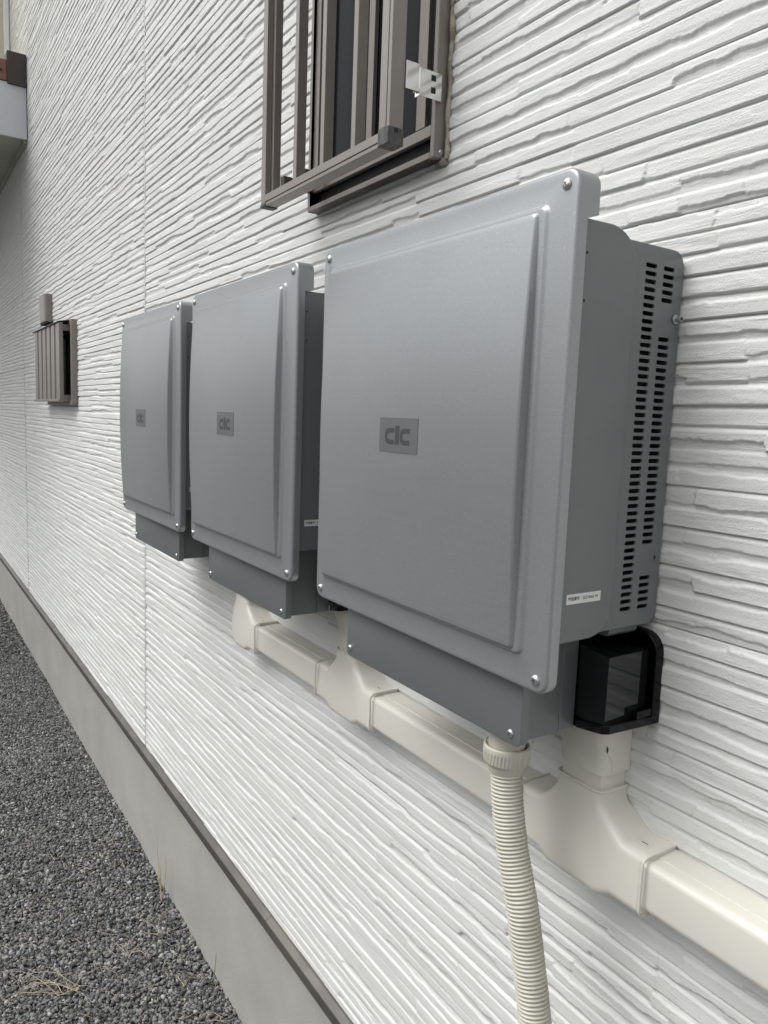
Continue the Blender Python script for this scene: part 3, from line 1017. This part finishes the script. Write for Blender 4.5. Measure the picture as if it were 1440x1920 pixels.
# bottom shelf
shp = [(0.88, 0.379), (0.88, 0.2255), (0.936, 0.2225), (0.950, 0.214), (1.040, 0.196), (1.054, 0.208), (1.063, 0.349), (1.063, 0.379)]
zd_ = lambda x: -0.026 * min(1, max(0, (1.05 - x) / .116))
blk.rings([[(x, y, -0.1530 + zd_(x)) for x, y in shp], [(x, y, -0.1315 + zd_(x)) for x, y in shp]], True, True)
blk.box(1.030, 1.060, 0.296, 0.349, -0.1314, -0.112)
cblk = blk.build('cable_entry_cover', M_black, cab, 30, bevel=0.0022, seg=3)
gb = MB().prism_z([(0.88, 0.349), (0.88, 0.2265), (0.935, 0.2245), (1.0385, 0.2040), (1.0420, 0.2025), (1.0400, 0.349)], -0.1500, 0.030)
gb.build('gland_box', M_smoky, cblk, 30, bevel=0.0012)

cabs = [cab]
for dx in (-1.2522, -1.2522 - 1.231):
    c_ = copy_tree(cab)
    c_.location.x += dx * S
    cabs.append(c_)
for c_, l in zip(cabs, ('grey wall-mounted inverter cabinet nearest the camera, its slotted side and serial label in full view',
                        'middle grey inverter cabinet, mounted between the two others, its right side in deep shade',
                        'farthest grey inverter cabinet, the smallest looking of the three, nearest the wall seam')):
    tag(c_, l, 'inverter cabinet', 'grey inverter cabinets in a row on the wall')

# ================================================================== CREAM CABLE DUCT
duct = tag(empty('cable_duct', (0.1, 0.32, -0.58)), 'cream plastic cable duct running along the white siding below the grey cabinets', 'cable duct')
DY0, DY1, DZ0, DZ1 = 0.268, 0.380, -0.572, -0.447
def duct_prof(g=0.0):
    a = []
    a += [(DY1, DZ0 - g)] + [(y, z) for y, z in arc(DY0 + .022 - g, DZ0 + .022 - g, .022, .022, 270, 180, 6)]
    a += [(y, z) for y, z in arc(DY0 + .020 - g, DZ1 - .020 + g, .020, .020, 180, 90, 6)] + [(DY1, DZ1 + g)]
    return a
def duct_run(xa, xb):
    MB().prism_x([(y, z) for y, z in duct_prof()], xa, xb).build('duct_cover', M_pvc, duct, 40)
    MB().box(xa, xb, 0.312, DY1, DZ1 - .002, DZ1 + .0022).build('duct_base', M_pvc, duct, bevel=0.001)
duct_run(1.10, 7.9)
duct_run(-0.10, 0.72)
duct_run(-1.16, -0.42)

def tee(ox, left=True):
    """T fitting: body with chamfered shoulders, swollen front, rolled rims"""
    cx = 0.908 + ox
    nw = 0.0775
    zt = -0.347
    R_, L_ = 1.139 + ox, 0.715 + ox
    zu, zd = DZ1 + .012, DZ0 - .012
    pts = [(R_, zd), (R_, zu), (cx + .155, zu), (cx + nw + .006, zu + .050), (cx + nw, zu + .062), (cx + nw, zt)]
    pts += [(cx - nw, zt), (cx - nw, zu + .050), (cx - nw - .008, zu + .038)]
    if left:
        pts += [(cx - .115, zu + .003), (cx - .125, zu), (L_, zu), (L_, zd), (cx - .11, zd), (cx - .075, zd - .022), (cx + .095, zd - .022), (cx + .14, zd)]
    else:
        pts += [(cx - nw - .012, zd + .07), (cx - nw + .03, zd - .008), (cx - .02, zd - .022), (cx + .095, zd - .022), (cx + .14, zd)]
    n_ = len(pts)
    ctr = (cx, (zt + zd) / 2)
    rs = []
    yf = DY0 - .010
    # inset loops give the rounded front edge
    def inset(d):
        out = []
        for i in range(n_):
            p0 = Vector(pts[i - 1]); p1_ = Vector(pts[i]); p2 = Vector(pts[(i + 1) % n_])
            e1 = (p1_ - p0).normalized(); e2 = (p2 - p1_).normalized()
            n1 = Vector((-e1.y, e1.x)); n2 = Vector((-e2.y, e2.x))
            bis = n1 + n2
            if bis.length < 1e-6: bis = n1
            bis.normalize()
            sc = 1 / max(0.5, bis.dot(n1))
            out.append(p1_ + bis * d * sc)
        return out
    for d, y in ((0, .382), (0, yf + .024), (.0018, yf + .015), (.0065, yf + .0065), (.014, yf + .0018), (.024, yf)):
        rs.append([(p.x, y, p.y) for p in inset(d)])
    lean = lambda z: 0.022 * min(1, max(0, (z + .52) / .16))
    rs = [[(x, y + (lean(z) if y < .31 else 0), z) for x, y, z in g_] for g_ in rs]
    b = MB()
    b.rings(rs, True, True)
    o = b.build('tee_fitting' if left else 'elbow_fitting', M_pvc, duct, 40, bevel=0.006, seg=3)
    # rolled rims at the mouths
    def rim(x):
        pr = [(x, y, z) for y, z in duct_prof(.0120)]
        MB().tube([p for p in pr], .0036, 8).build('rim', M_pvc, o, 60)
    rim(R_ - .001)
    if left: rim(L_ + .001)
    cz = zt
    prz = [(cx + nw + .001, .378), (cx + nw + .001, yf + .02), (cx + nw - .006, yf + .006), (cx + nw - .02, yf), (cx - nw + .02, yf), (cx - nw + .006, yf + .006), (cx - nw - .001, yf + .02), (cx - nw - .001, .378)]
    MB().tube([(x, y + (.022 if y < .31 else 0), cz - .002) for x, y in prz], .0038, 8).build('rim', M_pvc, o, 60)
    # clip mark on the shoulder
    MB().box(cx + .178, cx + .196, .318, .3205, zu + .0005, zu + .0012).build('clip_slit', M_dark, o)
    MB().box(cx + .165, cx + .205, .3, .33, zu - .001, zu + .0008).build('clip_pad', M_pvc, o)
    # riser duct and flared cable inlet
    b = MB()
    DYR = DY0 + .020
    prz = [(cx + nw - .008, .380), (cx + nw - .008, DYR + .016), (cx + nw - .013, DYR + .004), (cx + nw - .03, DYR - .002), (cx - nw + .03, DYR - .002), (cx - nw + .013, DYR + .004), (cx - nw + .008, DYR + .016), (cx - nw + .008, .380)]
    b.prism_z(prz, -.370, -.29)
    b.build('riser_cover', M_pvc, duct, 40)
    b = MB()
    rs = []
    for z, fl_, fy in ((-.306, .002, .002), (-.304, .0, .0), (-.275, .002, .000), (-.250, .008, .004), (-.225, .020, .014), (-.200, .030, .022), (-.154, .036, .026)):
        xr = cx + nw + .001
        xl = cx - nw - .002 - fl_
        yy = DYR - .009 - fy * .6
        rs.append([(xr, .381, z), (xr, yy + .022, z), (xr - .006, yy + .007, z), (xr - .022, yy, z), (cx - .02, yy + .004, z), (xl + .025, yy + .006, z), (xl + .008, yy + .016, z), (xl, yy + .032, z), (xl, .381, z)])
    b.rings(rs, True, True)
    o2 = b.build('cable_inlet', M_pvc, duct, 50)
    return o
tee(0.0)
tee(-1.195)
tee(-2.235, left=False)
# chipped spot with a hairline crack on the nearest inlet
b = MB()
b.add([(0.9877, .288, -.2245), (0.9877, .2915, -.2305), (0.9877, .2925, -.2385), (0.9877, .2895, -.246), (0.9877, .2868, -.238), (0.9877, .2862, -.231)], [(0, 1, 2, 3, 4, 5)])
b.add([(0.9877, .2895, -.244), (0.9877, .2902, -.244), (0.9877, .310, -.272), (0.9877, .3093, -.272)], [(0, 1, 2, 3)])
b.add([(0.9877, .3093, -.272), (0.9877, .310, -.272), (0.9877, .3122, -.3), (0.9877, .3116, -.3)], [(0, 1, 2, 3)])
b.build('crack', M_dark, duct, 0)

# ================================================================== DRAIN HOSE
hose = tag(empty('corrugated_hose', (0.84, 0.1, -0.24)), 'beige corrugated drain hose hanging from the underside of the nearest grey cabinet', 'hose')
ctrl = [(0.8245, 0.105, -0.296), (0.838, 0.103, -0.385), (0.868, 0.101, -0.50), (0.916, 0.10, -0.631), (0.950, 0.10, -0.76), (0.981, 0.10, -0.885),
        (1.02, 0.10, -1.08), (1.06, 0.10, -1.35), (1.09, 0.10, -1.7), (1.11, 0.08, -2.1), (1.14, 0.02, -2.5), (1.22, -0.08, -2.85), (1.36, -0.16, -2.93), (1.6, -0.22, -2.94)]
def spline(P, step):
    P = [Vector(p) for p in P]
    P = [P[0] * 2 - P[1]] + P + [P[-1] * 2 - P[-2]]
    dense = []
    for i in range(1, len(P) - 2):
        for k in range(40):
            t = k / 40
            a, b_, c_, d = P[i - 1:i + 3]
            dense.append(0.5 * ((2 * b_) + (c_ - a) * t + (2 * a - 5 * b_ + 4 * c_ - d) * t * t + (-a + 3 * b_ - 3 * c_ + d) * t ** 3))
    out = [dense[0]]
    acc = 0
    for i in range(1, len(dense)):
        seg = (dense[i] - dense[i - 1]).length
        while acc + seg >= step:
            t = (step - acc) / seg
            nwp = dense[i - 1].lerp(dense[i], t)
            out.append(nwp)
            dense[i - 1] = nwp
            seg = (dense[i] - nwp).length
            acc = 0
        acc += seg
    return out
RP = 0.0098
path = spline(ctrl, RP / 6)
rad = []
for i in range(len(path)):
    ph = (i % 6) / 6
    rad.append(0.0340 + 0.0072 * abs(math.sin(math.pi * ph)) ** 0.55)
MB().tube([tuple(p) for p in path], rad, 28).build('hose_tube', M_hose, hose, 0)
for o in hose.children:
    for p in o.data.polygons: p.use_smooth = True
b = MB()
cx, cy = 0.823, 0.105
prof = [(0.0405, -0.316), (0.0445, -0.311), (0.0445, -0.304), (0.0485, -0.301), (0.0485, -0.294), (0.0545, -0.2885)]
rgz = lambda rr, z: [(cx + rr * math.cos(t), cy + rr * math.sin(t), z) for t in [2 * math.pi * i / 160 for i in range(256)]]
rib = lambda rr, z: [(cx + (rr + (0.0010 if (i // 2) % 2 else -0.0012)) * math.cos(t), cy + (rr + (0.0010 if (i // 2) % 2 else -0.0012)) * math.sin(t), z) for i, t in [(i, 2 * math.pi * i / 160) for i in range(256)]]
b.rings([rgz(q, z) for q, z in prof] + [rgz(.0575, -.2845), rib(.0580, -.283), rib(.0585, -.260), rgz(.0590, -.2575), rgz(.0590, -.246), rgz(.0575, -.2425), rgz(.0545, -.2415), rgz(.0520, -.2435), rgz(.0500, -.2480)], True, True)
b.build('collar_nut', M_hose, hose, 50)
b = MB().tube([(cx, cy, -0.26), (cx, cy, -0.18)], 0.0470, 40)
b.build('spigot', M_hose, hose, 50)

# ================================================================== WINDOW GRILLE
gr = tag(empty('window_grille', (-0.4, 0.2, 1.43)), 'bronze aluminium security grille with upright bars in front of the nearest window', 'window grille')
GT = 3.20
KG = 0.978
def sg(v, c_): return c_ + (v - c_) * KG
def gbox(x0, x1, y0, y1, z0, z1):
    return MB().box(sg(x0, 2.1652), sg(x1, 2.1652), sg(y0, -1.1807), sg(y1, -1.1807), sg(z0, 0.5613), sg(z1, 0.5613))
def hollow_bar(x0, x1, y0, y1, z0, z1, name='bar'):
    gbox(x0, x1, y0, y1, z0, z1).build(name, M_bronze, gr, bevel=0.0018)
for x in (-0.645, -0.424, -0.200):
    hollow_bar(x, x + 0.028, 0.186, 0.226, 1.479, GT)
hollow_bar(-0.933, -0.893, 0.180, 0.205, 1.4445, GT, 'stile')
hollow_bar(-0.905, -0.873, 0.206, 0.240, 1.4445, GT, 'stile')
hollow_bar(-0.012, 0.028, 0.180, 0.228, 1.4865, GT, 'stile')
hollow_bar(0.0285, 0.046, 0.1825, 0.236, 1.4845, GT, 'stile')
hollow_bar(-0.892, -0.0135, 0.1795, 0.238, 1.4485, 1.4775, 'rail')
hollow_bar(-0.892, -0.0135, 0.1825, 0.235, 1.4335, 1.4480, 'rail')
hollow_bar(-0.892, -0.0135, 0.1795, 0.238, GT - .03, GT - .001, 'rail')
b = gbox(-0.0125, 0.049, 0.1770, 0.238, 1.4310, 1.4860)
o = b.build('corner_cap', M_cap, gr, bevel=0.004, seg=3)
gbox(0.0492, 0.0498, 0.20, 0.215, 1.468, 1.482).build('slot', M_dark, o)
gbox(-0.937, -0.8925, 0.1775, 0.2395, 1.4295, 1.4440).build('corner_cap', M_cap, gr, bevel=0.003)
# stays to the frame: folded steel bracket at the right, small dark stays at the left
b = MB()
b.box(0.098, 0.1005, 0.2055, 0.2540, 1.586, 1.668)
b.box(0.094, 0.0975, 0.2055, 0.2080, 1.586, 1.668)
b.box(0.099, 0.1015, 0.2565, 0.3420, 1.577, 1.660)
b.box(0.075, 0.0985, 0.2565, 0.2590, 1.577, 1.660)
b.box(0.079, 0.0985, 0.3395, 0.3420, 1.577, 1.660)
b.box(0.075, 0.0975, 0.2490, 0.2530, 1.59, 1.60)
br = b.build('hinge_bracket', M_steel, gr, bevel=0.0008)
for z in (1.603, 1.640):
    MB().box(0.1016, 0.1020, 0.300, 0.318, z - .009, z + .009).build('slot', M_dark, br)
MB().box(0.078, 0.090, 0.200, 0.331, 1.592, 1.596).build('stay_arm', M_cap, gr)
MB().box(-0.80, -0.765, 0.205, 0.345, 1.49, 1.53).build('stay', M_cap, gr, bevel=0.003)
MB().box(-0.69, -0.66, 0.205, 0.330, 1.50, 1.54).build('stay', M_steel, gr, bevel=0.002)

# ================================================================== SMALL COVER AND HOOD, FAR LEFT
sc_ = tag(empty('window_cover', (-6.5, 0.28, 0.6)), 'small brown ribbed metal cover over the far window, below the rounded vent hood', 'window cover')
b = MB()
nR = 6
x0, x1 = -7.28, -5.79
pw = (x1 - x0) / nR
prof = []
for i in range(nR):
    xa = x0 + pw * i
    prof += [(xa, .262), (xa + pw * .22, .262), (xa + pw * .30, .236), (xa + pw * .94, .236)]
prof += [(x1, .236), (x1, .272), (x0, .272)]
b.prism_z(prof, 0.64, 1.375)
b.build('ribbed_panel', M_bronze, sc_, 20)
MB().prism_x([(.222, 1.376), (.222, 1.384), (.370, 1.412), (.370, 1.400)], x0 - .03, x1 + .02).build('top_flap', M_brown, sc_)
MB().box(x0, x1, .225, .275, .615, .639).build('bottom_rail', M_bronze, sc_, bevel=0.004)
for x in (x1 - .05, -6.9):
    for z in (.62, 1.30): MB().box(x, x + .04, .276, .345, z, z + .06).build('stay', M_bronze, sc_)
hood = tag(empty('vent_hood', (-7.1, 0.34, 1.47)), 'small tan rounded vent hood on the white wall above the far window', 'vent hood')
hp = [(-7.31, .38), (-7.31, .325)] + arc(-7.27, .325, .04, .025, 180, 270, 4)[1:] + arc(-6.99, .325, .05, .03, 270, 360, 5) + [(-6.94, .38)]
b = MB().prism_z(hp, 1.485, 1.785)
b.build('hood_shell', M_bronze, hood, 50, bevel=0.006)
MB().prism_z([(x * 1.0, y + .004) for x, y in hp], 1.468, 1.484).build('hood_opening', M_dark, hood)

# ================================================================== WEEDS
def blade(b, p, d, L, w_, lift, droop, seed, kink=0.0):
    rg = random.Random(seed)
    w_ *= rg.uniform(0.45, 1.0)
    n_ = 9
    pts = []
    P = Vector(p); D = Vector((math.cos(d), math.sin(d), 0))
    side = Vector((-D.y, D.x, 0))
    for i in range(n_):
        t = i / (n_ - 1)
        z = lift * 4 * t * (1 - t) if droop else lift * t
        if droop: z = lift * math.sin(min(1, t * 1.15) * math.pi * .87)
        q = P + D * (L * t) + side * (kink * L * math.sin(t * 2.4 + rg.random())) + Vector((0, 0, z))
        pts.append(q)
    b.tube([tuple(q) for q in pts], [max(.0009, w_) * (1 - 0.75 * (i / (n_ - 1)) ** 1.5) for i in range(n_)], 5)

gz = lambda x, y: float(ground_h(np.array([[x]]), np.array([[y]]))[0, 0]) + 0.012
def tuft(name, label, cat, x, y, blades, m, w_=0.0024):
    b = MB()
    for i, (dx, dy, d, L, lift, droop, kink) in enumerate(blades):
        blade(b, (x + dx, y + dy, gz(x, y)), math.radians(d), L, w_, lift, droop, i + int(x * 100), kink)
    o = b.build(name, m, None, 60)
    return tag(o, label, cat)
rr = random.Random(4)
GT_ = 'dry weeds on the gravel'
tag(tuft('dry_grass_tuft', 'sprawling clump of pale dry grass on the gravel at the bottom left corner', 'dry grass', -2.30, -0.38,
     [(rr.uniform(-.06, .06), rr.uniform(-.06, .06), a, rr.uniform(.2, .5), rr.uniform(.015, .09), True, rr.uniform(-.2, .2)) for a in (226, 234, 240, 247, 252, 262, 215, 238, 205, 275, 90, 55)], M_straw), group=GT_)
tag(tuft('dry_grass_tuft', 'small broken clump of dry straw in the middle of the gravel', 'dry grass', -2.47, 0.02,
     [(0, 0, 200, .22, .03, False, .05), (0, 0, 215, .12, .06, True, .1), (0, 0, 60, .10, .05, True, .1), (0.02, 0, 100, .09, .06, False, .2), (0, 0.02, 30, .12, .03, True, .1),
      (0, 0, 150, .16, .05, True, .15), (0, 0, 330, .1, .03, True, .1), (.01, 0, 250, .06, .02, False, .1)], M_straw), group=GT_)
tag(tuft('dry_grass_tuft', 'thin tall dry stalks leaning on the foundation wall', 'dry grass', -2.92, 0.37,
     [(0, 0, 175, .16, .46, False, .1), (0.02, -0.01, 190, .03, .30, False, .1), (0.01, 0, 10, .05, .36, False, .1)], M_straw, 0.0048), group=GT_)
tag(tuft('dry_grass_tuft', 'flat dry stems crossing the gravel close to the foundation', 'dry grass', -2.55, 0.25,
     [(0, 0, 200, .28, .03, True, .05), (0, 0, 150, .22, .05, True, .15), (.02, 0, 240, .2, .03, True, .1), (.02, 0, 60, .1, .05, False, .1), (-.2, -.1, 20, .14, .02, True, .1)], M_straw), group=GT_)
tag(tuft('dry_grass_tuft', 'curled brown stem on the gravel at the foot of the grey foundation', 'dry grass', -2.02, 0.24,
     [(0, 0, 190, .13, .02, True, .1), (0, 0, 170, .12, .03, True, .3), (0, 0, 80, .10, .05, True, .2), (0, 0, 130, .07, .02, True, .2)], M_straw), group=GT_)
tuft('green_grass', 'short green grass blade lying by the dry straw on the gravel', 'grass', -2.50, 0.17, [(0, 0, 5, .22, .03, True, .05), (0, 0, 20, .14, .02, True, .05)], M_green, 0.0036)
tuft('grass_sprout', 'thin upright green sprout at the foot of the foundation', 'grass', -1.93, 0.385, [(0, 0, 40, .02, .22, False, .1), (0, 0, 225, .26, .03, True, .05)], M_green, 0.0036)
tuft('weed_leaf', 'small bright green leaf on the gravel at the left edge', 'weed', -6.65, 0.06, [(0, 0, 300, .10, .03, True, .1), (0, 0.02, 290, .12, .02, True, -.1), (0, 0, 330, .08, .04, True, .1)], M_green)
# loose straw bits scattered over the stones
b = MB()
rr = random.Random(9)
for i in range(190):
    x = -1.6 - rr.random() ** 1.4 * 2.6
    y = rr.uniform(-0.9, 0.38)
    blade(b, (x, y, gz(x, y) + .012), rr.uniform(0, 6.28), rr.uniform(.04, .16), rr.uniform(.0010, .0018), rr.uniform(0, .02), True, i, rr.uniform(-.2, .2))
tag(b.build('loose_straw', M_straw, None, 60), 'loose pale straw scattered over the gravel', 'straw', kind='stuff')
